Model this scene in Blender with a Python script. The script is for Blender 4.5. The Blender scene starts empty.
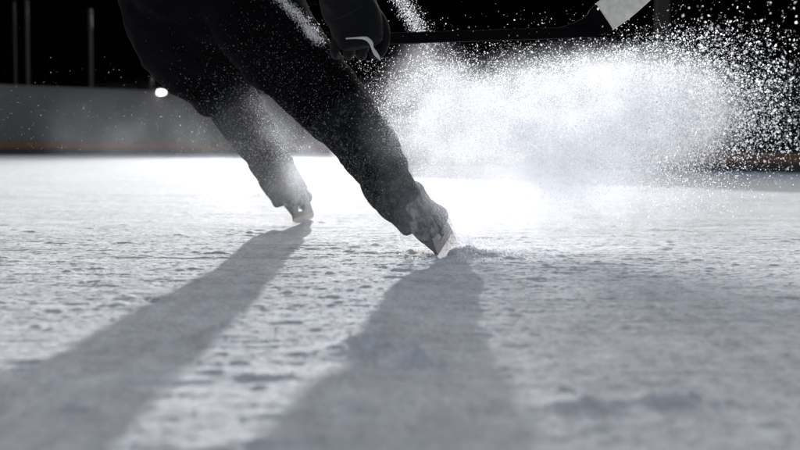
import bpy, bmesh, math, random
import numpy as np
from mathutils import Vector, Matrix, noise as mnoise
S = bpy.context.scene
C = S.collection
R = math.radians
rng = np.random.default_rng(7)
random.seed(7)

# ------------------------------------------------------------ camera
H = 0.30
F = 1111.0
PITCH = math.atan(88 / F)
CM = Matrix.Rotation(R(90) - PITCH, 4, 'X') @ Matrix.Rotation(R(0.55), 4, 'Z')
def P(px, py, Y):
    """a place in the world seen at a photo pixel, at distance Y in front of the camera"""
    d = CM.to_3x3() @ Vector(((px - 400) / F, (225 - py) / F, -1))
    d *= Y / d.y
    return Vector((d.x, d.y, d.z + H))
def ground(px, py):
    d = CM.to_3x3() @ Vector(((px - 400) / F, (225 - py) / F, -1))
    d *= -H / d.z
    return Vector((d.x, d.y, 0))
cd = bpy.data.cameras.new('camera'); cam = bpy.data.objects.new('camera', cd); C.objects.link(cam)
cam.matrix_world = Matrix.Translation((0, 0, H)) @ CM
cd.lens = 50; cd.sensor_width = 36; cd.clip_end = 300; cd.clip_start = 0.05
cd.dof.use_dof = True; cd.dof.focus_distance = 2.85; cd.dof.aperture_fstop = 3.4
S.camera = cam

# ------------------------------------------------------------ materials
def mat(name):
    m = bpy.data.materials.new(name); m.use_nodes = True
    nt = m.node_tree
    return m, nt, nt.nodes, nt.links, nt.nodes['Principled BSDF']
def simple(name, col, rough=0.6, var=0.15, scale=30, bump=0.0, bscale=200, metallic=0, sheen=0, spec=0.5, bdist=0.002):
    m, nt, N, L, b = mat(name)
    tc = N.new('ShaderNodeTexCoord')
    n = N.new('ShaderNodeTexNoise'); n.inputs['Scale'].default_value = scale; n.inputs['Detail'].default_value = 6
    L.new(tc.outputs['Object'], n.inputs['Vector'])
    r = N.new('ShaderNodeValToRGB')
    r.color_ramp.elements[0].position = .3; r.color_ramp.elements[1].position = .7
    r.color_ramp.elements[0].color = [c * (1 - var) for c in col] + [1]
    r.color_ramp.elements[1].color = [min(1, c * (1 + var)) for c in col] + [1]
    L.new(n.outputs['Fac'], r.inputs['Fac']); L.new(r.outputs['Color'], b.inputs['Base Color'])
    b.inputs['Roughness'].default_value = rough; b.inputs['Metallic'].default_value = metallic
    b.inputs['Specular IOR Level'].default_value = spec
    b.inputs['Sheen Weight'].default_value = sheen; b.inputs['Sheen Roughness'].default_value = .4
    if bump:
        n2 = N.new('ShaderNodeTexNoise'); n2.inputs['Scale'].default_value = bscale; n2.inputs['Detail'].default_value = 4
        L.new(tc.outputs['Object'], n2.inputs['Vector'])
        bp = N.new('ShaderNodeBump'); bp.inputs['Strength'].default_value = bump; bp.inputs['Distance'].default_value = bdist
        L.new(n2.outputs['Fac'], bp.inputs['Height']); L.new(bp.outputs['Normal'], b.inputs['Normal'])
    return m
M = {}
M['fabric'] = simple('black_fabric', (.003, .0032, .004), .8, .3, 12, .5, 350, sheen=0, spec=.03)
M['knit'] = simple('dark_knit', (.008, .0085, .011), .85, .35, 14, .6, 500, sheen=.02, spec=.1)
M['leather'] = simple('black_leather', (.004, .004, .005), .6, .3, 25, .5, 180, spec=.12, sheen=.05)
M['trim'] = simple('pale_trim', (.55, .55, .56), .5, .1, 60)
M['boot'] = simple('boot_leather', (.02, .021, .025), .5, .3, 25, .4, 150, spec=.2)
M['lace'] = simple('white_lace', (.7, .7, .7), .8, .1, 60)
M['holder'] = simple('dark_plastic', (.10, .105, .11), .4, .1, 30)
M['steel'] = simple('steel', (.5, .5, .52), .25, .1, 50, metallic=1)
M['stick'] = simple('stick_black', (.004, .004, .005), .7, .2, 50, spec=.02)
M['tape'] = simple('cloth_tape', (.82, .79, .70), .85, .14, 60, .8, 300)
def snowy(name, col, z0, k, amt, sc):
    m, nt, N, L, b = mat(name)
    tc = N.new('ShaderNodeTexCoord'); sp = N.new('ShaderNodeSeparateXYZ'); L.new(tc.outputs['Object'], sp.inputs[0])
    n = N.new('ShaderNodeTexNoise'); n.inputs['Scale'].default_value = sc; n.inputs['Detail'].default_value = 9; n.inputs['Roughness'].default_value = .72; L.new(tc.outputs['Object'], n.inputs['Vector'])
    a = N.new('ShaderNodeMath'); a.operation = 'SUBTRACT'; a.inputs[0].default_value = z0; L.new(sp.outputs['Z'], a.inputs[1])
    c = N.new('ShaderNodeMath'); c.operation = 'MULTIPLY_ADD'; c.inputs[1].default_value = k; L.new(a.outputs[0], c.inputs[0]); L.new(n.outputs['Fac'], c.inputs[2])
    r = N.new('ShaderNodeMapRange'); r.inputs['From Min'].default_value = .5; r.inputs['From Max'].default_value = .68; r.inputs['To Max'].default_value = amt; L.new(c.outputs[0], r.inputs['Value'])
    mx = N.new('ShaderNodeMix'); mx.data_type = 'RGBA'; mx.inputs['A'].default_value = (*col, 1); mx.inputs['B'].default_value = (.6, .62, .65, 1)
    L.new(r.outputs[0], mx.inputs['Factor']); L.new(mx.outputs['Result'], b.inputs['Base Color'])
    b.inputs['Roughness'].default_value = .85; b.inputs['Specular IOR Level'].default_value = .08
    n2 = N.new('ShaderNodeTexNoise'); n2.inputs['Scale'].default_value = 300; n2.inputs['Detail'].default_value = 4; L.new(tc.outputs['Object'], n2.inputs['Vector'])
    bp = N.new('ShaderNodeBump'); bp.inputs['Strength'].default_value = .6; bp.inputs['Distance'].default_value = .002; L.new(n2.outputs['Fac'], bp.inputs['Height']); L.new(bp.outputs['Normal'], b.inputs['Normal'])
    return m
M['knit'] = snowy('snow_dusted_knit', (.009, .0095, .012), .27, .35, .15, 60)
M['boot'] = snowy('snow_caked_boot', (.02, .021, .025), .22, .6, .55, 48)
M['skin'] = simple('skin', (.45, .28, .2), .5, .08, 20)
M['helmet'] = simple('helmet_plastic', (.015, .015, .018), .3, .1, 10)
M['board'] = simple('grey_boards', (.105, .098, .091), .6, .14, 2.5)
M['boarddark'] = simple('black_boards', (.008, .008, .009), .8, .3, 3, spec=.1)
M['kick'] = simple('orange_kickplate', (.17, .080, .040), .6, .15, 5)
M['kickdark'] = simple('kick_base', (.04, .04, .042), .7, .2, 5)
M['pole'] = simple('grey_pole', (.014,.014,.016), .5, .1, 5)
M['brown'] = simple('brown_column', (.010, .008, .005), .7, .2, 5)
M['dark'] = simple('added_stand_black', (.0012, .0012, .0014), .95, .3, 1, spec=0)
M['metal'] = simple('dark_metal', (.012, .012, .012), .5, .2, 10)
def emis(name, col, st):
    m, nt, N, L, b = mat(name)
    b.inputs['Emission Color'].default_value = col + (1,); b.inputs['Emission Strength'].default_value = st
    return m
M['lens'] = emis('lamp_lens', (1, .98, .93), 6)

def ice_mat():
    m, nt, N, L, b = mat('snowy_ice')
    tc = N.new('ShaderNodeTexCoord')
    mp = N.new('ShaderNodeMapping'); mp.inputs['Scale'].default_value = (1, 2.6, 1)
    L.new(tc.outputs['Object'], mp.inputs['Vector'])
    def noise(sc, det=8, rough=.6, src=mp):
        n = N.new('ShaderNodeTexNoise'); n.inputs['Scale'].default_value = sc; n.inputs['Detail'].default_value = det
        n.inputs['Roughness'].default_value = rough; L.new(src.outputs[0], n.inputs['Vector']); return n
    a = noise(2.0); r = N.new('ShaderNodeValToRGB'); r.color_ramp.elements[0].position = .32; r.color_ramp.elements[1].position = .62
    r.color_ramp.elements[0].color = (.70, .71, .735, 1); r.color_ramp.elements[1].color = (.85, .865, .89, 1)
    L.new(a.outputs['Fac'], r.inputs['Fac'])
    # frost grains: clear ice showing between white crystals
    mg = N.new('ShaderNodeMapping'); mg.inputs['Scale'].default_value = (1, .42, 1); L.new(tc.outputs['Object'], mg.inputs['Vector'])
    ga = noise(150, 3, .7, mg); gb = noise(26, 6, .7, mg)
    gs = N.new('ShaderNodeMath'); gs.operation = 'MULTIPLY_ADD'; L.new(ga.outputs['Fac'], gs.inputs[0]); gs.inputs[1].default_value = .9; L.new(gb.outputs['Fac'], gs.inputs[2])
    gm = N.new('ShaderNodeMapRange'); gm.inputs['From Min'].default_value = .72; gm.inputs['From Max'].default_value = 1.12; gm.inputs['To Min'].default_value = .72; gm.inputs['To Max'].default_value = 1.1; L.new(gs.outputs[0], gm.inputs['Value'])
    vm = N.new('ShaderNodeVectorMath'); vm.operation = 'SCALE'; L.new(r.outputs['Color'], vm.inputs[0]); L.new(gm.outputs[0], vm.inputs['Scale']); L.new(vm.outputs[0], b.inputs['Base Color'])
    rr = N.new('ShaderNodeMapRange'); rr.inputs['To Min'].default_value = .7; rr.inputs['To Max'].default_value = .95
    L.new(a.outputs['Fac'], rr.inputs['Value']); L.new(rr.outputs[0], b.inputs['Roughness'])
    b.inputs['Specular IOR Level'].default_value = .03
    b.inputs['Subsurface Weight'].default_value = 0; b.inputs['Subsurface Radius'].default_value = (1, 1, 1); b.inputs['Subsurface Scale'].default_value = .008
    # skate scratches running across: stretched noise
    ms = N.new('ShaderNodeMapping'); ms.inputs['Scale'].default_value = (1.1, 26, 1); ms.inputs['Rotation'].default_value = (0, 0, R(4))
    L.new(tc.outputs['Object'], ms.inputs['Vector'])
    sc = noise(2.2, 5, .65, ms)
    ms2 = N.new('ShaderNodeMapping'); ms2.inputs['Scale'].default_value = (1.4, 20, 1); ms2.inputs['Rotation'].default_value = (0, 0, R(-13))
    L.new(tc.outputs['Object'], ms2.inputs['Vector'])
    sc2 = noise(1.7, 5, .65, ms2)
    g = noise(95, 7, .75); g2 = noise(14, 6, .6)
    def math_(op, x, y):
        n = N.new('ShaderNodeMath'); n.operation = op
        for i, v in enumerate((x, y)):
            if isinstance(v, (int, float)): n.inputs[i].default_value = v
            else: L.new(v, n.inputs[i])
        return n.outputs[0]
    h = math_('ADD', math_('MULTIPLY', g.outputs['Fac'], .42), math_('MULTIPLY', g2.outputs['Fac'], .6))
    h = math_('ADD', h, math_('MULTIPLY', sc.outputs['Fac'], .8))
    h = math_('ADD', h, math_('MULTIPLY', sc2.outputs['Fac'], .5))
    bp = N.new('ShaderNodeBump'); bp.inputs['Strength'].default_value = .75; bp.inputs['Distance'].default_value = .0065
    L.new(h, bp.inputs['Height']); L.new(bp.outputs['Normal'], b.inputs['Normal'])
    return m
M['ice'] = ice_mat()

def flake_mat():
    m, nt, N, L, b = mat('snow_crystals')
    N.remove(b)
    o = [n for n in N if n.type == 'OUTPUT_MATERIAL'][0]
    d = N.new('ShaderNodeBsdfDiffuse'); d.inputs['Color'].default_value = (.86, .88, .92, 1)
    t = N.new('ShaderNodeBsdfTranslucent'); t.inputs['Color'].default_value = (.9, .92, .96, 1)
    mx = N.new('ShaderNodeMixShader'); mx.inputs[0].default_value = .62
    L.new(d.outputs[0], mx.inputs[1]); L.new(t.outputs[0], mx.inputs[2]); L.new(mx.outputs[0], o.inputs['Surface'])
    return m
M['flake'] = flake_mat()
M['snow'] = simple('packed_snow', (.75, .77, .8), .7, .08, 60, .6, 150)

# ------------------------------------------------------------ helpers
def put(name, me, m=None, parent=None, smooth=True):
    o = bpy.data.objects.new(name, me); C.objects.link(o)
    if m: me.materials.clear(); me.materials.append(m)
    if smooth:
        me.polygons.foreach_set('use_smooth', [True] * len(me.polygons))
    if parent: o.parent = parent
    return o
def tag(o, label=None, cat=None, group=None, kind=None):
    for k, v in (('label', label), ('category', cat), ('group', group), ('kind', kind)):
        if v: o[k] = v
    return o
def empty(name, loc=(0, 0, 0)):
    o = bpy.data.objects.new(name, None); C.objects.link(o); o.location = loc; o.empty_display_size = .1
    return o
def mesh_from(V, Fc, name='m'):
    me = bpy.data.meshes.new(name); me.from_pydata([tuple(v) for v in V], [], Fc); me.update(); return me
def cr(pts, n):
    """Catmull-Rom through rows of numbers"""
    A = np.array(pts, float); out = []
    A = np.vstack([2 * A[0] - A[1], A, 2 * A[-1] - A[-2]])
    for i in range(1, len(A) - 2):
        for k in range(n):
            t = k / n
            out.append(.5 * (2 * A[i] + (A[i + 1] - A[i - 1]) * t + (2 * A[i - 1] - 5 * A[i] + 4 * A[i + 1] - A[i + 2]) * t * t
                             + (-A[i - 1] + 3 * A[i] - 3 * A[i + 1] + A[i + 2]) * t ** 3))
    out.append(A[-2]); return np.array(out)
def tube(rows, n=6, seg=28, depth=Vector((0, 1, 0))):
    """rows: x y z ra rb ; ra across, rb in depth. closed, rounded ends"""
    A = cr(rows, n) if n > 1 else np.array(rows, float)
    V, Fc = [], []
    for i, r in enumerate(A):
        c = Vector(r[:3]); t = Vector(A[min(i + 1, len(A) - 1)][:3]) - Vector(A[max(i - 1, 0)][:3]); t.normalize()
        a = t.cross(depth); a.normalize(); b = a.cross(t); b.normalize()
        for k in range(seg):
            th = 2 * math.pi * k / seg
            V.append(c + a * (math.cos(th) * r[3]) + b * (math.sin(th) * r[4]))
    for i in range(len(A) - 1):
        for k in range(seg):
            k2 = (k + 1) % seg
            Fc.append((i * seg + k, i * seg + k2, (i + 1) * seg + k2, (i + 1) * seg + k))
    for e, s in ((0, -1), (len(A) - 1, 1)):
        c = Vector(A[e][:3]); t = Vector(A[min(e + 1, len(A) - 1)][:3]) - Vector(A[max(e - 1, 0)][:3]); t.normalize()
        ring = list(range(e * seg, e * seg + seg)); V.append(c + t * s * min(A[e][3], A[e][4]) * .3); ci = len(V) - 1
        for k in range(seg):
            f = (ring[k], ring[(k + 1) % seg], ci)
            Fc.append(f if s > 0 else f[::-1])
    return V, Fc
def px_rows(rows):
    """px py Y half-width-px depth-ratio -> x y z ra rb"""
    o = []
    for (px, py, Y, hw, dr) in rows:
        p = P(px, py, Y); ra = hw * Y / F; o.append((p.x, p.y, p.z, ra, ra * dr))
    return o
def join(parts):
    V, Fc = [], []
    for v, f in parts:
        n = len(V); V += list(v); Fc += [tuple(i + n for i in q) for q in f]
    return V, Fc
def remesh(parts, vox, smooth_it=4):
    V, Fc = join(parts)
    me = mesh_from(V, Fc, 'tmp'); bm = bmesh.new(); bm.from_mesh(me); bmesh.ops.recalc_face_normals(bm, faces=bm.faces); bm.to_mesh(me); bm.free()
    o = bpy.data.objects.new('tmp', me); C.objects.link(o)
    md = o.modifiers.new('r', 'REMESH'); md.mode = 'VOXEL'; md.voxel_size = vox
    if smooth_it:
        sm = o.modifiers.new('s', 'SMOOTH'); sm.iterations = smooth_it; sm.factor = .5
    dg = bpy.context.evaluated_depsgraph_get(); dg.update()
    res = bpy.data.meshes.new_from_object(o.evaluated_get(dg))
    bpy.data.objects.remove(o); return res
def wrinkle(me, amp, sc, stretch=(1, 1, 1), seed=0, ridged=True):
    off = Vector((seed * 3.1, seed * 1.7, seed))
    ns = [v.normal.copy() for v in me.vertices]
    for v, n in zip(me.vertices, ns):
        p = Vector((v.co.x * stretch[0], v.co.y * stretch[1], v.co.z * stretch[2])) * sc + off
        f = mnoise.noise(p) + .5 * mnoise.noise(p * 2.1)
        if ridged: f = 1 - 2.2 * abs(f)
        v.co += n * f * amp
    me.update()
def boxes(bl):
    """list of (centre, size, rotz)"""
    V, Fc = [], []
    for c, s, rz in bl:
        n = len(V); m = Matrix.Rotation(rz, 3, 'Z')
        for k in range(8):
            q = Vector(((k & 1) - .5, ((k >> 1) & 1) - .5, ((k >> 2) & 1) - .5))
            V.append(Vector(c) + m @ Vector((q.x * s[0], q.y * s[1], q.z * s[2])))
        for f in ((0, 2, 3, 1), (4, 5, 7, 6), (0, 1, 5, 4), (2, 6, 7, 3), (0, 4, 6, 2), (1, 3, 7, 5)):
            Fc.append(tuple(i + n for i in f))
    return V, Fc
def bevelled(V, Fc, w, name='m'):
    me = mesh_from(V, Fc, name); bm = bmesh.new(); bm.from_mesh(me)
    bmesh.ops.bevel(bm, geom=bm.edges[:], offset=w, segments=2, affect='EDGES', profile=.6); bm.to_mesh(me); bm.free(); return me

# ------------------------------------------------------------ ice sheet (one, reaches beyond the boards)
def axis(lo, hi, dense_lo, dense_hi, step, grow):
    a = [dense_lo]; 
    while a[-1] < dense_hi: a.append(a[-1] + step)
    s = step
    while a[-1] < hi: s *= grow; a.append(a[-1] + s)
    b = []; s = step; x = dense_lo
    while x > lo: s *= grow; x -= s; b.append(x)
    return np.array(b[::-1] + a)
def lattice_noise(X, Y, sc, seed):
    r = np.random.default_rng(seed); T = r.random((256, 256))
    x = X * sc; y = Y * sc; xi = np.floor(x).astype(int); yi = np.floor(y).astype(int); fx = x - xi; fy = y - yi
    fx = fx * fx * (3 - 2 * fx); fy = fy * fy * (3 - 2 * fy)
    a = T[xi & 255, yi & 255]; b = T[(xi + 1) & 255, yi & 255]; c = T[xi & 255, (yi + 1) & 255]; d = T[(xi + 1) & 255, (yi + 1) & 255]
    return (a * (1 - fx) + b * fx) * (1 - fy) + (c * (1 - fx) + d * fx) * fy
xs = axis(-70, 70, -1.05, 1.05, .0042, 1.016)
ys = axis(-30, 75, .8, 3.2, .0042, 1.012)
XX, YY = np.meshgrid(xs, ys)
g_ = ground(449, 257); h_ = ground(378, 356); k_ = ground(590, 412); j_ = ground(305, 224)
MOUNDS = [(g_.x + .05, g_.y + .02, .07, .09, .014), (g_.x - .10, g_.y + .03, .05, .05, .008), (h_.x, h_.y, .035, .03, .022), (h_.x + .05, h_.y - .06, .025, .03, .018), (h_.x - .04, h_.y + .05, .025, .02, .014), (k_.x, k_.y, .05, .03, .013), (k_.x + .10, k_.y + .03, .04, .03, .012), (j_.x + .02, j_.y, .05, .06, .008)]
def height(X, Y, wob=1):
    dist = np.sqrt(X * X + Y * Y); fade = np.clip(2.6 / np.maximum(dist, .6), 0, 1)
    ca, sa = math.cos(.1), math.sin(.1); U = X * ca + Y * sa; W = -X * sa + Y * ca
    z = .0
    z = z + .008 * (lattice_noise(U + 9, W * 1.6, 2.2, 1) - .5)
    n2 = lattice_noise(U + 3, W * 1.9, 8, 2); z = z + .0035 * n2 * (.3 + .7 * fade)
    n3 = lattice_noise(U, W * 1.5, 22, 3); z = z + .0016 * (n3 - .3) * fade + .003 * np.clip(n3 * n2 - .62, 0, 1)
    n4 = lattice_noise(U, W * 1.3, 55, 4); z = z + .0015 * n4 * fade
    n5 = lattice_noise(U, W, 110, 5); z = z + .0015 * n5 * fade; n7 = lattice_noise(U + 2, W, 190, 15); z = z + .0019 * n7 * fade
    n8 = lattice_noise(U * 2.2, W * 30, 3, 21); n9 = lattice_noise(U * 4 + W * 2, W * 70, 2.5, 22); z = z + (.0009 * n8 + .0006 * n9) * fade
    m1 = lattice_noise(U * 1.0 + 7, W * .9, 13, 23); m2 = lattice_noise(U + 1, W, 34, 24); z = z + .016 * np.clip(m1 * m2 - .50, 0, 1) * fade
    for (gx, gy, sx, sy, hh) in MOUNDS:
        e = np.exp(-((X - gx) / sx) ** 2 - ((Y - gy) / sy) ** 2); z = z + e * hh * (.35 + .9 * n4 * n3 * 2)
    # long grooves
    n6 = lattice_noise(U * .35, W * 7 + 4, 4, 6); z = z - .007 * np.clip(n6 - .70, 0, 1) 
    return z
ZZ = height(XX, YY)
nx, ny = len(xs), len(ys)
co = np.stack([XX, YY, ZZ], -1).reshape(-1, 3)
ii = (np.arange(ny - 1)[:, None] * nx + np.arange(nx - 1)[None, :]).ravel()
quads = np.stack([ii, ii + 1, ii + nx + 1, ii + nx], -1)
def fast_mesh(name, co, faces):
    me = bpy.data.meshes.new(name); k = faces.shape[1]
    me.vertices.add(len(co)); me.vertices.foreach_set('co', co.astype(np.float32).ravel())
    me.loops.add(faces.size); me.loops.foreach_set('vertex_index', faces.astype(np.int32).ravel())
    me.polygons.add(len(faces)); me.polygons.foreach_set('loop_start', np.arange(0, faces.size, k, dtype=np.int32))
    me.update(calc_edges=True); return me
me = fast_mesh('ice', co, quads); me.materials.append(M['ice']); me.polygons.foreach_set('use_smooth', [True] * len(me.polygons))
ice = bpy.data.objects.new('ice', me); C.objects.link(ice); tag(ice, kind='structure')

def gz(x, y): return float(height(np.array([x]), np.array([y]))[0])

# crumbs of snow lying on the ice (uncountable)
def crumbs():
    ico = bmesh.new(); bmesh.ops.create_icosphere(ico, subdivisions=1, radius=1)
    bv = np.array([v.co[:] for v in ico.verts]); bf = np.array([[v.index for v in f.verts] for f in ico.faces]); ico.free()
    n = 4200
    Y = .85 * (6.5 / .85) ** rng.random(n); X = (rng.random(n) - .5) * Y * 1.3
    dens = lattice_noise(X + 5, Y * 1.5, 5, 11); keep = rng.random(n) < np.clip((dens - .35) * 2.2, .05, 1); X = X[keep]; Y = Y[keep]
    # thicker around the digging skate and in the mid foreground
    g = ground(449, 256); k = 2200
    X = np.concatenate([X, g.x + rng.normal(.05, .08, k)]); Y = np.concatenate([Y, g.y + rng.normal(.0, .08, k)])
    c2 = ground(380, 355); X = np.concatenate([X, c2.x + rng.normal(0, .03, 60)]); Y = np.concatenate([Y, c2.y + rng.normal(0, .06, 60)])
    n = len(X); s = .0007 + .0018 * rng.random(n) ** 5
    Z = height(X, Y)
    V = bv[None] * (1 + .35 * (rng.random((n, len(bv), 1)) - .5)) * s[:, None, None] * np.array([1.2, 1.2, .7]) + np.stack([X, Y, Z + s * .2], -1)[:, None]
    Fc = bf[None] + (np.arange(n) * len(bv))[:, None, None]
    me = fast_mesh('snow_crumbs', V.reshape(-1, 3), Fc.reshape(-1, 3)); me.materials.append(M['flake'])
    me.polygons.foreach_set('use_smooth', [True] * len(me.polygons))
    o = bpy.data.objects.new('snow_crumbs', me); C.objects.link(o)
    tag(o, 'loose crumbs of shaved snow scattered over the scratched ice', 'snow', kind='stuff')
crumbs()

# ------------------------------------------------------------ boards
def boards(name, pts, label, mb, cap, h=1.0):
    root = empty(name, (pts[0][0], pts[0][1], 0)); org = Vector(root.location)
    tag(root, label, 'rink boards')
    def strip(z0, z1, off, th):
        V, Fc = [], []
        for i, (x, y) in enumerate(pts):
            a = Vector(pts[max(i - 1, 0)]); b = Vector(pts[min(i + 1, len(pts) - 1)]); d = (b - a).normalized(); n = Vector((d.y, -d.x))
            if n.y > 0: n = -n
            p0 = Vector((x, y)) + n * off; p1 = p0 - n * th
            V += [Vector((p0.x, p0.y, z0)) - org, Vector((p0.x, p0.y, z1)) - org, Vector((p1.x, p1.y, z1)) - org, Vector((p1.x, p1.y, z0)) - org]
        for i in range(len(pts) - 1):
            for k in range(4): Fc.append((i * 4 + k, i * 4 + (k + 1) % 4, i * 4 + 4 + (k + 1) % 4, i * 4 + 4 + k))
        Fc += [(0, 1, 2, 3), tuple(len(V) - 4 + k for k in (3, 2, 1, 0))]
        return V, Fc
    for nm, z0, z1, off, th, m in (('panel', .19, h, 0, .05, mb), ('kickplate', .09, .19, .012, .062, M['kick']), ('base_rail', -.02, .09, .004, .054, M['kickdark']), ('top_cap', h, h + .03, .015, .08, cap)):
        V, Fc = strip(z0, z1, off, th); put(nm, mesh_from(V, Fc), m, root, smooth=False)
    return root
def wp(px, Y): p = P(px, 150, Y); return (p.x, p.y)
Lp = [wp(-500, 11.5), wp(-200, 13.6), wp(0, 15.2), wp(190, 17.4), wp(330, 19)]
boards('rink_boards', Lp, 'grey rink boards with an orange kick strip, pale stretch behind the skater at left', M['board'], M['board'], .93)
Rp = [wp(352, 13.0), wp(430, 12.2), wp(560, 11.2), wp(700, 10.6), wp(820, 10.3), wp(1300, 9.6)]
boards('rink_boards', Rp, 'black rink boards with a thin orange kick strip, behind the flying snow at right', M['boarddark'], M['boarddark'], .95)

def pole(px, top, Y, w, mt, name, label, cat, group=None, bend=0):
    p = P(px, 90, Y); zt = P(px, top, Y).z
    root = empty(name, (p.x, p.y, 0)); tag(root, label, cat, group)
    r = w * Y / F / 2
    V, Fc = tube([(0, 0, 0, r, r), (0, 0, zt * .5, r, r), (bend, 0, zt, r * .9, r * .9)], 4, 12)
    put('shaft', mesh_from(V, Fc), mt, root)
    V, Fc = boxes([((0, 0, .03), (r * 5, r * 5, .06), 0)]); put('base_plate', bevelled(V, Fc, .01), M['metal'], root, smooth=False)
    V, Fc = tube([(bend, 0, zt, r * 1.2, r * 1.2), (bend, 0, zt + .04, r * 1.0, r * 1.0)], 1, 12); put('cap', mesh_from(V, Fc), mt, root)
pole(16, 5, 16.6, 2.0, M['metal'], 'glass_post', 'faintest thin dark post above the grey boards, nearest the left edge', 'post', 'posts standing behind the boards')
pole(28.5, 4, 15.9, 3.0, M['pole'], 'glass_post', 'second thin grey post from the left edge above the boards', 'post', 'posts standing behind the boards')
pole(91.5, 12, 16.7, 3.2, M['pole'], 'glass_post', 'lone thin grey post standing midway between left edge and skater', 'post', 'posts standing behind the boards')
pole(151.5, 79, 17.5, 2.6, M['pole'], 'short_post', 'short pale stub of post beside the small lit lamp', 'post')
pole(660, -30, 24, 15, M['brown'], 'column', 'dim brown round column in the dark above the flying snow', 'column')

# small lit lamp on the boards
def small_lamp():
    p = P(161, 92.5, 17.0)
    root = empty('lamp', (p.x, p.y, p.z - .14)); tag(root, 'small oval white lamp glowing on top of the grey boards', 'lamp')
    bm = bmesh.new(); bmesh.ops.create_uvsphere(bm, u_segments=24, v_segments=12, radius=1); me = bpy.data.meshes.new('l')
    bmesh.ops.scale(bm, vec=(.078, .05, .04), verts=bm.verts); bmesh.ops.translate(bm, vec=(0, 0, .14), verts=bm.verts); bm.to_mesh(me); bm.free()
    put('lens', me, M['lens'], root)
    V, Fc = boxes([((0, .06, .14), (.22, .06, .12), 0)]); put('housing', bevelled(V, Fc, .01), M['metal'], root, smooth=False)
    V, Fc = boxes([((0, .06, .04), (.03, .03, .09), 0)]); put('bracket', mesh_from(V, Fc), M['metal'], root, smooth=False)
small_lamp()

# added black tiers on three sides, put in to hide the low sky
def added_stands():
    for (nm, lab, c, sx, rz) in (('added_stand', 'added black stand hiding the sky beyond the far boards', (0, 46), 110, 0),
                            ('added_stand', 'added black stand hiding the sky on the left side of the rink', (-34, 14), 66, R(90)),
                            ('added_stand', 'added black stand hiding the sky on the right side of the rink', (34, 14), 66, R(-90))):
        root = empty(nm, (c[0], c[1], 0)); root.rotation_euler.z = rz; tag(root, lab, 'added_stand')
        V, Fc = boxes([((0, .5 + k * .85, .25 + k * .275), (sx - .02 * k, .86, .5 + k * .55), 0) for k in range(9)])
        put('tier', mesh_from(V, Fc), M['dark'], root, smooth=False)
        V, Fc = boxes([((0, 9, 4.8), (sx + 1, .3, 9.6), 0)]); put('added_back_wall', mesh_from(V, Fc), M['dark'], root, smooth=False)  # added wall, tall enough to cover the sky above the tiers
added_stands()

# ------------------------------------------------------------ skater
YR, YL = 2.83, 3.62
person_parts = {}
rc, lc = ground(449, 257), ground(305, 223.5)
YR, YL = rc.y, lc.y
# body skeleton (skin modifier, continuous)
def body():
    J = {}
    def j(n, v, r): J[n] = (Vector(v), r)
    j('pelvis', P(225, -30, 3.2), .10)
    j('hipR', P(255, -2, 3.12), .075); j('kneeR', P(342, 112, 3.0), .05); j('ankR', P(420, 222, YR + .02), .032)
    j('hipL', P(195, -2, 3.3), .075); j('kneeL', P(228, 95, 3.42), .05); j('ankL', P(290, 195, YL), .032)
    uR = Vector((.3, .95, 0)).normalized(); j('toeR', P(436, 240, YR + .02) + uR * .13, .022)
    j('toeL', P(297, 208, YL) + Vector((.15, .98, 0)) * .13, .022)
    j('waist', P(225, -110, 3.1), .095); j('chest', P(235, -220, 2.9), .115); j('neck', P(250, -330, 2.75), .05)
    j('head', P(255, -385, 2.68), .085); j('crown', P(258, -425, 2.66), .06)
    j('shR', P(330, -250, 2.8), .06); j('elR', P(352, -110, 2.72), .042); j('wrR', P(352, -12, 2.70), .03); j('handR', P(355, 22, 2.70), .028)
    j('shL', P(150, -260, 3.05), .06); j('elL', P(60, -190, 3.0), .042); j('wrL', P(30, -110, 2.85), .03); j('handL', P(28, -80, 2.83), .028)
    E = [('pelvis', 'hipR'), ('hipR', 'kneeR'), ('kneeR', 'ankR'), ('ankR', 'toeR'), ('pelvis', 'hipL'), ('hipL', 'kneeL'), ('kneeL', 'ankL'), ('ankL', 'toeL'),
         ('pelvis', 'waist'), ('waist', 'chest'), ('chest', 'neck'), ('neck', 'head'), ('head', 'crown'), ('chest', 'shR'), ('shR', 'elR'), ('elR', 'wrR'), ('wrR', 'handR'),
         ('chest', 'shL'), ('shL', 'elL'), ('elL', 'wrL'), ('wrL', 'handL')]
    names = list(J); me = bpy.data.meshes.new('b'); me.from_pydata([J[n][0] for n in names], [(names.index(a), names.index(b)) for a, b in E], [])
    o = bpy.data.objects.new('tmp', me); C.objects.link(o)
    o.modifiers.new('k', 'SKIN')
    for i, n in enumerate(names):
        sv = me.skin_vertices[0].data[i]; sv.radius = (J[n][1], J[n][1]); sv.use_root = (n == 'pelvis')
    sb = o.modifiers.new('s', 'SUBSURF'); sb.levels = 2
    dg = bpy.context.evaluated_depsgraph_get(); dg.update()
    res = bpy.data.meshes.new_from_object(o.evaluated_get(dg)); bpy.data.objects.remove(o)
    # face features: nose, brow, eyes modelled as small displacements on the head
    return put('person', res, M['skin']), J
person, J = body()
tag(person, 'skater in black hockey gear leaning hard left, holding a stick low in one gloved hand', 'person')

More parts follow.
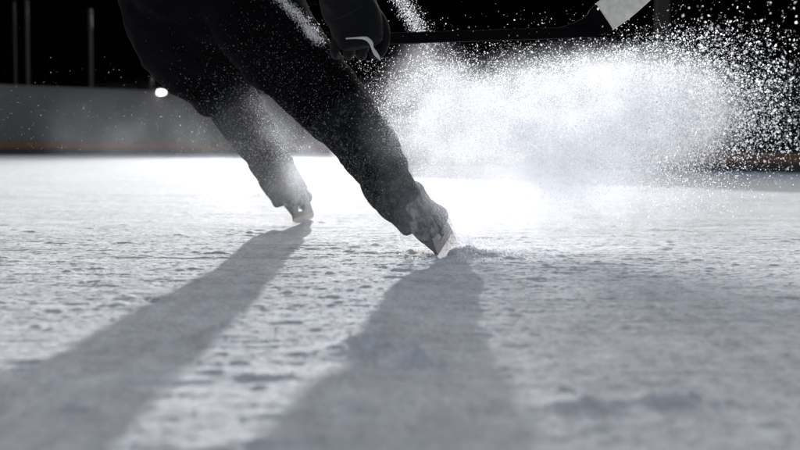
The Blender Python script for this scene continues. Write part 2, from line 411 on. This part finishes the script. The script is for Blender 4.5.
# padded shorts: pelvis + two thighs, hem at the knees
th_l = tube(px_rows([(178, -70, 3.2, 62, .8), (178, -20, 3.25, 60, .8), (185, 33, 3.32, 52, .85), (203, 65, 3.38, 42, .9), (218, 86, 3.42, 34, 1), (226, 98, 3.44, 32, 1)]))
th_r = tube(px_rows([(235, -70, 3.1, 55, 1), (250, -5, 3.1, 48, 1), (274, 42, 3.05, 45, 1), (311, 80, 3.0, 38, 1), (331, 103, 2.98, 34, 1), (338, 112, 2.97, 31, 1)]))
pel = tube(px_rows([(200, -150, 3.1, 75, .75), (205, -90, 3.15, 92, .75), (212, -30, 3.18, 88, .75), (222, 10, 3.2, 58, .7), (226, 36, 3.2, 30, .7)]))
me = remesh([th_l, th_r, pel], .011, 6); wrinkle(me, .007, 5.5, (1, 1, 1.8), 1); wrinkle(me, .002, 20, (1, 1, 1.4), 5)
put('hockey_shorts', me, M['fabric'], person)
# socks over shin guards
sockR = px_rows([(320, 92, 3.0, 36, .95), (338, 110, 2.99, 35, .95), (350, 123, 2.97, 31.5, 1), (364, 142, 2.94, 30, 1), (379, 165, 2.90, 28, 1), (393, 192, YR + .01, 24, 1.2), (407, 211, YR - .03, 19, 1.6), (418, 224, YR - .035, 16, 1.9)])
sockL = px_rows([(222, 88, 3.45, 27, .95), (231, 99, 3.46, 26, .95), (243, 120, 3.5, 24, 1), (257, 140, 3.53, 22, 1), (269, 160, 3.57, 20, 1), (279, 177, YL - .02, 19, 1.2), (286, 189, YL - .04, 18.5, 1.3), (291, 197, YL - .04, 18, 1.3)])
for rows, sd, bump_at in ((sockR, 3, None), (sockL, 7, None)):
    me = remesh([tube(rows, 8, 36)], .0065, 2)
    wrinkle(me, .0050, 8, (1, 1, 2.0), sd); wrinkle(me, .0009, 30, (1, 1, 1.5), sd + 1)
    s = put('sock', me, M['knit'], person)
    c = Vector(rows[-1][:3]); c0 = Vector(rows[-2][:3]); t = (c - c0).normalized(); r = rows[-1][3]
    V, Fc = tube([(*(c - t * .012), r * 1.05, r * 1.05), (*(c - t * .004), r * 1.1, r * 1.1), (*(c + t * .004), r * 1.02, r * 1.02)], 3, 30)
    me = mesh_from(V, Fc); wrinkle(me, .0025, 30, (1, 1, 1), sd); put('hem', me, M['knit'], s)
# jersey: torso and sleeves
def jr(a, b, ra, rb, k=4):
    A, B = J[a][0], J[b][0]; return tube([(*(A.lerp(B, i / k)), ra + (rb - ra) * i / k, (ra + (rb - ra) * i / k) * .9) for i in range(k + 1)], 2, 24)
tor = tube([(*(J['pelvis'][0] + Vector((0, -.02, .02))), .23, .17), (*J['waist'][0], .22, .16), (*J['chest'][0], .25, .17), (*(J['chest'][0].lerp(J['neck'][0], .5)), .19, .13), (*J['neck'][0], .075, .075)], 5, 32)
slR = tube([(*J['chest'][0], .1, .1), (*J['shR'][0], .10, .10), (*J['elR'][0], .075, .075), (*P(348, -22, 2.7), .062, .062)], 5, 26)
slL = tube([(*J['chest'][0], .1, .1), (*J['shL'][0], .10, .10), (*J['elL'][0], .075, .075), (*J['wrL'][0], .06, .06)], 5, 26)
me = remesh([tor, slR, slL], .012, 4); wrinkle(me, .008, 7, (1, 1, 1.6), 4); put('jersey', me, M['fabric'], person)
# helmet
def helmet():
    c = J['head'][0].lerp(J['crown'][0], .6); bm = bmesh.new(); bmesh.ops.create_uvsphere(bm, u_segments=32, v_segments=20, radius=.125)
    for v in list(bm.verts):
        if v.co.z < -.03: v.co.z = -.03 + (v.co.z + .03) * .15
        v.co.y *= 1.12
    me = bpy.data.meshes.new('h'); bm.to_mesh(me); bm.free()
    me.transform(Matrix.Translation(c) @ Matrix.Rotation(R(15), 4, 'X')); h = put('helmet', me, M['helmet'], person)
helmet()
def face():
    c = J['head'][0]; fw = Vector((-.25, -.95, -.15)).normalized(); sd = fw.cross(Vector((0, 0, 1))).normalized(); up = sd.cross(fw)
    V, Fc = tube([(*(c + fw * .08 + up * .01), .008, .01), (*(c + fw * .105 - up * .015), .014, .014), (*(c + fw * .09 - up * .025), .012, .01)], 4, 12); put('nose', mesh_from(V, Fc), M['skin'], person)
    for s in (-1, 1):
        bm = bmesh.new(); bmesh.ops.create_uvsphere(bm, u_segments=14, v_segments=10, radius=.012); me = bpy.data.meshes.new('e'); bm.to_mesh(me); bm.free()
        me.transform(Matrix.Translation(c + fw * .075 + sd * .03 * s + up * .02)); put('eye', me, M['lace'], person)
    V, Fc = tube([(*(c + fw * .085 + sd * (-.025) - up * .05), .003, .003), (*(c + fw * .093 - up * .052), .006, .006), (*(c + fw * .085 + sd * .025 - up * .05), .003, .003)], 4, 10); put('mouth', mesh_from(V, Fc), M['kick'], person)
face()

# ---- glove on the low hand, holding the shaft
shA, shB = P(300, 41.5, 2.70), P(596, 32, 2.80)         # shaft axis
ax = (shB - shA).normalized()
def on_shaft(px): 
    t = (P(px, 38, 2.72).x - shA.x) / (shB.x - shA.x); return shA.lerp(shB, t)
def glove():
    g_parts = [tube(px_rows([(345, -40, 2.68, 30, .8), (346, -12, 2.68, 29, .8), (349, 6, 2.68, 27, .75), (355, 22, 2.68, 26, .7), (359, 36, 2.675, 24, .6), (361, 46, 2.675, 20, .55)]), 5, 28)]
    me = remesh(g_parts, .006, 3); wrinkle(me, .0035, 18, (1, 1, 1), 3); g = put('glove', me, M['leather'], person)
    # four padded fingers curling over the camera side of the shaft, unequal
    for k, (px, L, r) in enumerate(((337, .92, .0125), (350, 1.05, .0145), (363, 1.1, .0150), (376, 1.0, .0145))):
        c = on_shaft(px); R0 = .022 + r * .75
        rows = []
        for i, a in enumerate(np.linspace(100, 100 + 215 * L, 7)):   # up over, towards camera, under
            aa = math.radians(a)
            q = c + Vector((.004 * math.sin(i), -math.sin(math.radians(a - 100 + 0)) * R0 * 1.0 , math.cos(math.radians(a - 100)) * R0 * 1.15))
            rr = r * (1.08 if i % 2 == 0 else .95) * (1 - .03 * i)
            rows.append((q.x, q.y, q.z, rr, rr))
        V, Fc = tube(rows, 4, 18, depth=Vector((1, 0, 0))); me = mesh_from(V, Fc); wrinkle(me, .001, 60, (1, 1, 1), k, False); f = put('finger', me, M['leather'], g)
    c = on_shaft(388)
    rows = [(*P(374, 12, 2.69), .016, .016), (*P(382, 24, 2.70), .015, .015), (*P(384.5, 38, 2.705), .0145, .0145), (*P(382, 50, 2.69), .012, .012), (*P(377, 57, 2.675), .009, .009)]
    V, Fc = tube(rows, 4, 18); put('thumb', mesh_from(V, Fc), M['leather'], g)
    # pale piping on the back of the hand
    rows = px_rows([(346, 38.5, 2.622, .7, .6), (358, 38, 2.615, 1.0, .6), (366, 38.5, 2.613, 1.8, .5), (371, 43, 2.613, 2.0, .5), (372.5, 48, 2.617, 1.3, .5), (376, 54, 2.624, 2.1, .5), (380, 59.5, 2.635, .7, .6)])
    V, Fc = tube(rows, 4, 12); me = mesh_from(V, Fc); wrinkle(me, .0006, 120, (1, 1, 1), 2, False); put('piping', me, M['trim'], g)
    rows = px_rows([(333, 20, 2.612, .5, .5), (342, 17, 2.606, .8, .5), (352, 12, 2.604, .5, .5), (362, 6, 2.61, .4, .5)])
    V, Fc = tube(rows, 4, 10); put('piping', mesh_from(V, Fc), M['boot'], g)
    # flared cuff
    V, Fc = tube(px_rows([(344, -48, 2.68, 33, .85), (345, -30, 2.68, 34, .85), (346, -8, 2.68, 31, .85)]), 4, 28); me = mesh_from(V, Fc); wrinkle(me, .003, 16); put('cuff', me, M['leather'], g)
glove()
def glove_other():
    w, h = J['wrL'][0], J['handL'][0]; d = (h - w).normalized()
    V, Fc = tube([(*(w - d * .02), .055, .05), (*(w + d * .04), .05, .04), (*(h + d * .01), .045, .035), (*(h + d * .04), .04, .03)], 4, 24); g = put('glove', mesh_from(V, Fc), M['leather'], person)
    sd = d.cross(Vector((0, 1, 0))).normalized()
    for k in range(4):
        b = h + d * .03 + sd * (k - 1.5) * .022; L = (.055, .07, .068, .06)[k]
        V, Fc = tube([(*b, .012, .012), (*(b + d * L * .5), .012, .012), (*(b + d * L + Vector((0, -.02, 0))), .010, .010)], 3, 12); put('finger', mesh_from(V, Fc), M['leather'], g)
    V, Fc = tube([(*(w + d * .03 + sd * .03), .013, .013), (*(w + d * .06 + sd * .06), .012, .012), (*(w + d * .09 + sd * .065), .010, .010)], 3, 12); put('thumb', mesh_from(V, Fc), M['leather'], g)
glove_other()

# ---- skates
def skate(contact, up, u, snowy=.0):
    up = up.normalized(); u = (u - up * u.dot(up)).normalized(); v = up.cross(u)
    T = lambda uu, vv, ww: contact + u * uu + v * vv + up * ww
    rings = [(.056, .015, .122, .024), (.062, .015, .132, .032), (.080, .015, .134, .039), (.098, .002, .120, .040), (.117, -.018, .098, .039), (.140, -.035, .078, .040), (.160, -.042, .064, .040)]
    A = cr(rings, 4); V, Fc = [], []; seg = 36
    for (w, c, hl, hw) in A:
        for k in range(seg):
            th = 2 * math.pi * k / seg; cu, sv = math.cos(th), math.sin(th)
            V.append(T(c + hl * math.copysign(abs(cu) ** .8, cu), hw * math.copysign(abs(sv) ** .85, sv) * (1 - .12 * max(0, -cu)), w))
    for i in range(len(A) - 1):
        for k in range(seg): Fc.append((i * seg + k, i * seg + (k + 1) % seg, (i + 1) * seg + (k + 1) % seg, (i + 1) * seg + k))
    Fc += [tuple(range(seg))[::-1], tuple(range((len(A) - 1) * seg, len(A) * seg))]
    me = mesh_from(V, Fc); wrinkle(me, .0015, 40, (1, 1, 1), 2, False); sk = put('skate', me, M['boot'], person)
    # tongue
    V, Fc = tube([(*T(.05, 0, .11), .028, .008), (*T(.03, 0, .15), .034, .010), (*T(.045, 0, .172), .034, .010), (*T(.065, 0, .185), .024, .008)], 5, 20, depth=u); put('tongue', mesh_from(V, Fc), M['knit'], sk)
    # laces
    parts = []
    for i in range(6):
        w = .105 + i * .016; c = .095 - i * .010
        parts.append(tube([(*T(c - .012, -.026, w), .002, .002), (*T(c + .012, 0, w + .004), .0024, .0024), (*T(c - .012, .026, w), .002, .002)], 4, 8))
    V, Fc = join(parts); put('lace', mesh_from(V, Fc), M['lace'], sk)
    # holder with two pylons
    prof = [(-.125, .048), (-.12, .032), (-.09, .022), (-.12, .020), (-.13, .012), (.14, .012), (.145, .022), (.10, .024), (.105, .036), (.13, .048), (.04, .048), (.028, .034), (.01, .026), (-.03, .026), (-.045, .034), (-.06, .048)]
    prof = [(-.115, .059), (-.12, .030), (-.128, .020), (.140, .020), (.146, .030), (.125, .059), (.055, .059), (.035, .036), (-.04, .036), (-.055, .059)]
    n = len(prof); V = [T(a, s * (.0035 if b < .04 else .012), b) for s in (-1, 1) for a, b in prof]
    Fc = [tuple(range(n)), tuple(range(2 * n - 1, n - 1, -1))] + [(i, (i + 1) % n, n + (i + 1) % n, n + i) for i in range(n)]
    bm = bmesh.new(); me = mesh_from(V, Fc); bm.from_mesh(me); bmesh.ops.triangulate(bm, faces=[f for f in bm.faces if len(f.verts) > 4]); bmesh.ops.recalc_face_normals(bm, faces=bm.faces); bm.to_mesh(me); bm.free()
    put('blade_holder', me, M['holder'], sk, smooth=False)
    prof = [(-.142, .012), (-.10, .0), (.11, .0), (.146, .010), (.152, .028), (.14, .026), (-.13, .024)]
    n = len(prof); V = [T(a, s * .002, b) for s in (-1, 1) for a, b in prof]
    Fc = [tuple(range(n)), tuple(range(2 * n - 1, n - 1, -1))] + [(i, (i + 1) % n, n + (i + 1) % n, n + i) for i in range(n)]
    put('blade', mesh_from(V, Fc), M['steel'], sk, smooth=False)
skate(rc + Vector((0, 0, gz(rc.x, rc.y) + .001)), Vector((-.60, .0, .80)), Vector((.27, .96, 0)))
skate(lc + Vector((0, 0, gz(lc.x, lc.y) + .001)), Vector((-.40, .05, .92)), Vector((.16, .98, 0)))

# ---- stick
def stick():
    root = empty('hockey_stick', shA); tag(root, 'black hockey stick held low and level, its blade wrapped in pale tape', 'hockey stick')
    o = Vector(shA)
    dn = ax.cross(Vector((0, 1, 0))).normalized()
    a0 = on_shaft(331) - o; b0 = shB - o
    # shaft: rectangular section with soft corners
    def rect(rows, exp=.35, seg=24):
        V, Fc = [], []
        for (c, t, ra, rb) in rows:
            t = t.normalized(); s = t.cross(Vector((0, 1, 0))).normalized(); d = Vector((0, 1, 0))
            for k in range(seg):
                th = 2 * math.pi * k / seg; cc, ss = math.cos(th), math.sin(th)
                V.append(c + s * (math.copysign(abs(cc) ** exp, cc) * ra) + d * (math.copysign(abs(ss) ** exp, ss) * rb))
        for i in range(len(rows) - 1):
            for k in range(seg): Fc.append((i * seg + k, i * seg + (k + 1) % seg, (i + 1) * seg + (k + 1) % seg, (i + 1) * seg + k))
        Fc += [tuple(range(seg))[::-1], tuple(range((len(rows) - 1) * seg, len(rows) * seg))]
        me = mesh_from(V, Fc); bm = bmesh.new(); bm.from_mesh(me); bmesh.ops.recalc_face_normals(bm, faces=bm.faces); bm.to_mesh(me); bm.free(); return me
    put('shaft', rect([(a0.lerp(b0, i / 10), ax, .0135, .011) for i in range(11)]), M['stick'], root, smooth=True)
    # blade, curving up to the right; rows along its centreline (pixel, Y, half height)
    cl = [(560, 32, 2.80, 4.5), (578, 29, 2.80, 7.5), (592, 25, 2.80, 11.5), (601, 19, 2.80, 14.5), (620, 5.5, 2.81, 15), (641, -12, 2.83, 14.5), (662, -30, 2.86, 13.5), (676, -42, 2.89, 10), (682, -47, 2.90, 5)]
    A = cr(cl, 5); rows = []
    for i, r in enumerate(A):
        c = P(r[0], r[1], r[2]); q = A[min(i + 1, len(A) - 1)]; q0 = A[max(i - 1, 0)]
        rows.append((c - o, P(q[0], q[1], q[2]) - P(q0[0], q0[1], q0[2]), r[3] * r[2] / F, .006))
    bl = put('blade', rect(rows, .55), M['stick'], root)
    tr = [(c, t, ra + .0022, rb + .0022) for c, t, ra, rb in rows[16:-4]]
    me = rect(tr, .55); wrinkle(me, .0007, 90, (1, 1, 1), 1, False); put('tape', me, M['tape'], bl)
stick()

# ------------------------------------------------------------ flying snow (uncountable): real crystals
def spray(name, blobs, label, size=(.0009, .0026)):
    pos, sz = [], []
    for b in blobs:
        (px, py, Y, sx, sy, sz_, ang, n, smin, smax) = b
        c = np.array(P(px, py, Y)); k = rng.normal(size=(n, 3)) * np.array([sx, sy, sz_])
        a = math.radians(ang); x = k[:, 0] * math.cos(a) - k[:, 2] * math.sin(a); z = k[:, 0] * math.sin(a) + k[:, 2] * math.cos(a)
        q = np.stack([x, k[:, 1], z], -1) + c
        # wispy: pull points into clumps with a lattice noise
        w = lattice_noise(q[:, 0] + 20 + q[:, 1] * .6, q[:, 2] * 1.5 + 20, 22, 31) * .6 + lattice_noise(q[:, 0] + 20, q[:, 2] * 1.6 + 20 + q[:, 1], 9, 32) * .6
        keep = (rng.random(n) < np.clip(w * 1.7 - .35, .12, 1)) & (q[:, 2] > .004)
        q = q[keep]; pos.append(q); sz.append(smin + (smax - smin) * rng.random(len(q)) ** 3)
    pos = np.concatenate(pos); sz = np.concatenate(sz); n = len(pos)
    a = rng.normal(size=(n, 3)); a /= np.linalg.norm(a, axis=1, keepdims=True)
    b = rng.normal(size=(n, 3)); b -= a * (a * b).sum(1, keepdims=True); b /= np.linalg.norm(b, axis=1, keepdims=True)
    c = np.cross(a, b)
    el = 1 + rng.random((n, 1)) * .9
    V = np.stack([pos + a * sz[:, None] * el, pos + b * sz[:, None] * (.7 + .5 * rng.random((n, 1))), pos - a * sz[:, None] * (.7 + .5 * rng.random((n, 1))) + c * sz[:, None] * .5, pos - b * sz[:, None] * (.6 + .6 * rng.random((n, 1)))], 1)
    base = (np.arange(n) * 4)[:, None]
    Fc = np.concatenate([base + np.array([[0, 1, 2]]), base + np.array([[0, 2, 3]])])
    me = fast_mesh(name, V.reshape(-1, 3), Fc); me.materials.append(M['flake'])
    o = bpy.data.objects.new(name, me); C.objects.link(o); tag(o, label, 'snow spray', kind='stuff')
    print(name, n)
# (px, py, Y, sx, sy, sz, angle, count, smin, smax)
spray('snow_spray', [
    (560, 114, 3.05, .22, .12, .075, 4, 70000, .0006, .0019),
    (650, 98, 3.05, .13, .12, .07, 6, 60000, .0006, .0021),
    (465, 106, 2.98, .11, .08, .06, 15, 26000, .0006, .0018),
    (430, 80, 2.98, .035, .05, .05, -60, 7000, .0006, .0018),
    (402, 128, 2.82, .035, .04, .075, 25, 11000, .0006, .0016),
    (520, 150, 3.05, .16, .12, .06, 0, 26000, .0005, .0015),
    (600, 65, 3.05, .12, .10, .022, 6, 11000, .0006, .0022),
    (570, 178, 3.0, .17, .14, .05, -6, 26000, .0005, .0015),
    (640, 160, 3.0, .14, .16, .05, -10, 15000, .0006, .0019),
    (548, 172, 3.0, .055, .10, .05, -15, 30000, .0005, .0015),
    (600, 140, 3.0, .09, .10, .05, -5, 22000, .0005, .0016),
    (455, 168, 2.92, .045, .08, .045, 30, 6000, .0005, .0014),
    (510, 205, 2.9, .09, .10, .035, -10, 5000, .0004, .0013),
    (445, 215, 2.83, .03, .05, .035, -40, 4000, .0006, .0018),
    (460, 240, 2.80, .05, .06, .02, 0, 4000, .0006, .0018),
], 'thick white plume of shaved ice blasting off the near skate', )
spray('snow_spray', [
    (715, 108, 2.65, .10, .25, .07, -5, 7500, .0009, .0036),
    (760, 60, 2.4, .11, .35, .07, -10, 1100, .0009, .0036),
    (780, 130, 2.5, .08, .30, .05, -5, 2400, .0010, .0040),
    (680, 50, 2.8, .12, .25, .045, 0, 1700, .0008, .0030),
    (500, 50, 2.9, .20, .20, .05, 0, 350, .0007, .0022),
], 'coarse bright grains of snow flying out at the right of the plume')
spray('snow_spray', [
    (270, 165, 3.25, .09, .10, .075, -55, 7000, .0004, .0012),
    (240, 125, 3.25, .10, .12, .08, -50, 4500, .0004, .0012),
    (310, 110, 2.80, .16, .08, .10, -50, 6500, .0003, .0009),
    (390, 185, 2.72, .08, .05, .08, -50, 7000, .0003, .0009),
    (120, 130, 3.6, .35, .4, .10, 0, 1700, .0004, .0012),
    (402, 240, 2.78, .006, .03, .03, 10, 1500, .0006, .0016),
], 'fine veil of snow dust drifting across the legs and boards')
spray('snow_spray', [
    (415, 22, 2.9, .012, .03, .045, 30, 2600, .0005, .0016),
    (400, 2, 2.9, .010, .03, .03, 35, 900, .0005, .0016),
    (435, 38, 2.9, .02, .03, .012, -20, 900, .0005, .0016),
], 'narrow streak of snow rising beside the glove')
spray('snow_spray', [
    (296, 14, 2.62, .007, .02, .035, 47, 1900, .0005, .0015),
    (312, 34, 2.62, .006, .02, .018, 45, 1200, .0005, .0015),
    (277, -4, 2.62, .008, .02, .02, 50, 700, .0005, .0015),
], 'narrow streak of snow falling across the dark shorts')

# mist: volume of very fine powder, density from soft ellipsoids
def mist():
    V, Fc = boxes([((0.15, 3.15, .42), (2.5, 1.7, .88), 0)])
    me = mesh_from(V, Fc); o = put('snow_mist', me, None, None, smooth=False)
    tag(o, 'glowing cloud of powder snow hanging behind the near skate', 'snow spray', kind='stuff')
    m = bpy.data.materials.new('powder_mist'); m.use_nodes = True; nt = m.node_tree; N, L = nt.nodes, nt.links
    N.remove(N['Principled BSDF']); out = [n for n in N if n.type == 'OUTPUT_MATERIAL'][0]
    vp = N.new('ShaderNodeVolumePrincipled'); vp.inputs['Color'].default_value = (.93, .95, 1, 1); vp.inputs['Anisotropy'].default_value = .42
    tc = N.new('ShaderNodeTexCoord'); total = None
    def mth(op, *a):
        n = N.new('ShaderNodeMath'); n.operation = op
        for i, v in enumerate(a):
            if isinstance(v, (int, float)): n.inputs[i].default_value = v
            else: L.new(v, n.inputs[i])
        return n.outputs[0]
    for (px, py, Y, rx, ry, rz, ang, d) in MIST:
        mp = N.new('ShaderNodeMapping'); mp.vector_type = 'TEXTURE'
        mp.inputs['Location'].default_value = P(px, py, Y); mp.inputs['Rotation'].default_value = (0, R(-ang), 0); mp.inputs['Scale'].default_value = (rx, ry, rz)
        L.new(tc.outputs['Object'], mp.inputs['Vector'])
        g = N.new('ShaderNodeVectorMath'); g.operation = 'LENGTH'; L.new(mp.outputs[0], g.inputs[0])
        s = N.new('ShaderNodeMapRange'); s.interpolation_type = 'SMOOTHSTEP'; s.inputs['From Min'].default_value = 1; s.inputs['From Max'].default_value = 0; s.inputs['To Max'].default_value = d
        L.new(g.outputs['Value'], s.inputs['Value'])
        total = s.outputs[0] if total is None else mth('ADD', total, s.outputs[0])
    n = N.new('ShaderNodeTexNoise'); n.inputs['Scale'].default_value = 9; n.inputs['Detail'].default_value = 5; n.inputs['Roughness'].default_value = .6; L.new(tc.outputs['Object'], n.inputs['Vector'])
    mr = N.new('ShaderNodeMapRange'); mr.inputs['From Min'].default_value = .38; mr.inputs['From Max'].default_value = .62; mr.inputs['To Min'].default_value = .1; mr.inputs['To Max'].default_value = 1.7
    L.new(n.outputs['Fac'], mr.inputs['Value'])
    L.new(mth('MULTIPLY', total, mr.outputs[0]), vp.inputs['Density']); L.new(vp.outputs[0], out.inputs['Volume'])
    me.materials.append(m)
# px py Y rx ry rz angle density
MIST = [
    (552, 172, 3.05, .20, .20, .15, -20, 8),
    (560, 124, 3.1, .52, .34, .24, 5, 4.2),
    (640, 112, 3.1, .34, .30, .21, 0, 4),
    (445, 120, 3.05, .20, .25, .20, -30, 3),
    (560, 190, 3.0, .50, .34, .20, 0, 1.3),
    (450, 225, 2.85, .14, .16, .13, 0, 3.5),
    (258, 160, 3.2, .26, .14, .22, -52, 1.4),
    (330, 160, 3.3, .30, .30, .20, 0, .35),
    (160, 140, 3.5, .60, .40, .20, 0, .12),
    (288, 192, 3.35, .18, .2, .17, -50, 1.5),
    (425, 80, 3.0, .13, .14, .15, -55, 2.5),
    (395, 150, 2.78, .10, .12, .20, 25, 1.8),
    (428, 200, 2.64, .15, .09, .17, 30, 3.2),
    (455, 165, 2.95, .17, .16, .15, 20, 1.5),
    (490, 215, 2.9, .20, .2, .12, -10, 1.3),
]
mist()

# ------------------------------------------------------------ light
# floodlight over the ice beyond the skater, just above the picture
LP = Vector((-2.75, 36.0, 5.95))
def floodlight():
    root = empty('floodlight', (LP.x, LP.y, LP.z)); tag(root, 'black floodlight hung over the ice beyond the skater, above the picture', 'floodlight')
    V, Fc = boxes([((0, .16, 0), (.42, .22, .32), 0)]); put('housing', bevelled(V, Fc, .02), M['metal'], root, smooth=False)
    V, Fc = boxes([((0, .035, 0), (.34, .02, .24), 0)]); put('lens', mesh_from(V, Fc), M['lens'], root, smooth=False)
    V, Fc = boxes([((-.225, .16, .16), (.02, .04, .4), 0), ((.225, .16, .16), (.02, .04, .4), 0), ((0, .16, .37), (.47, .04, .02), 0)]); put('yoke', mesh_from(V, Fc), M['metal'], root, smooth=False)
    V, Fc = boxes([((0, .16, 4.4), (.05, .05, 8.04), 0)]); put('drop_pipe', mesh_from(V, Fc), M['metal'], root, smooth=False)
floodlight()
ld = bpy.data.lights.new('floodlight_beam', 'SPOT'); lo = bpy.data.objects.new('floodlight_beam', ld); C.objects.link(lo)
ld.energy = 84000; ld.color = (.965, .98, 1); ld.shadow_soft_size = .18; ld.spot_size = R(25); ld.spot_blend = 1.0
lo.location = LP; tgt = Vector((.1, 0, 1.0)); lo.rotation_euler = (tgt - LP).to_track_quat('-Z', 'Y').to_euler()

w = bpy.data.worlds.new('World'); S.world = w; w.use_nodes = True; N = w.node_tree.nodes; L = w.node_tree.links
bg = N['Background']; sky = N.new('ShaderNodeTexSky'); sky.sky_type = 'NISHITA'; sky.sun_disc = False
sky.sun_elevation = R(14); sky.sun_rotation = R(-5); sky.air_density = 1; sky.dust_density = 4; sky.ozone_density = .6
hs = N.new('ShaderNodeHueSaturation'); hs.inputs['Saturation'].default_value = .5; L.new(sky.outputs[0], hs.inputs['Color']); L.new(hs.outputs[0], bg.inputs['Color']); bg.inputs['Strength'].default_value = .165

S.view_settings.view_transform = 'Standard'; S.view_settings.look = 'None'; S.view_settings.exposure = 0; S.view_settings.gamma = 1
S.cycles.volume_step_rate = 2.0; S.cycles.volume_max_steps = 80; S.cycles.volume_bounces = 1
S.cycles.transmission_bounces = 4; S.cycles.diffuse_bounces = 3; S.cycles.transparent_max_bounces = 8
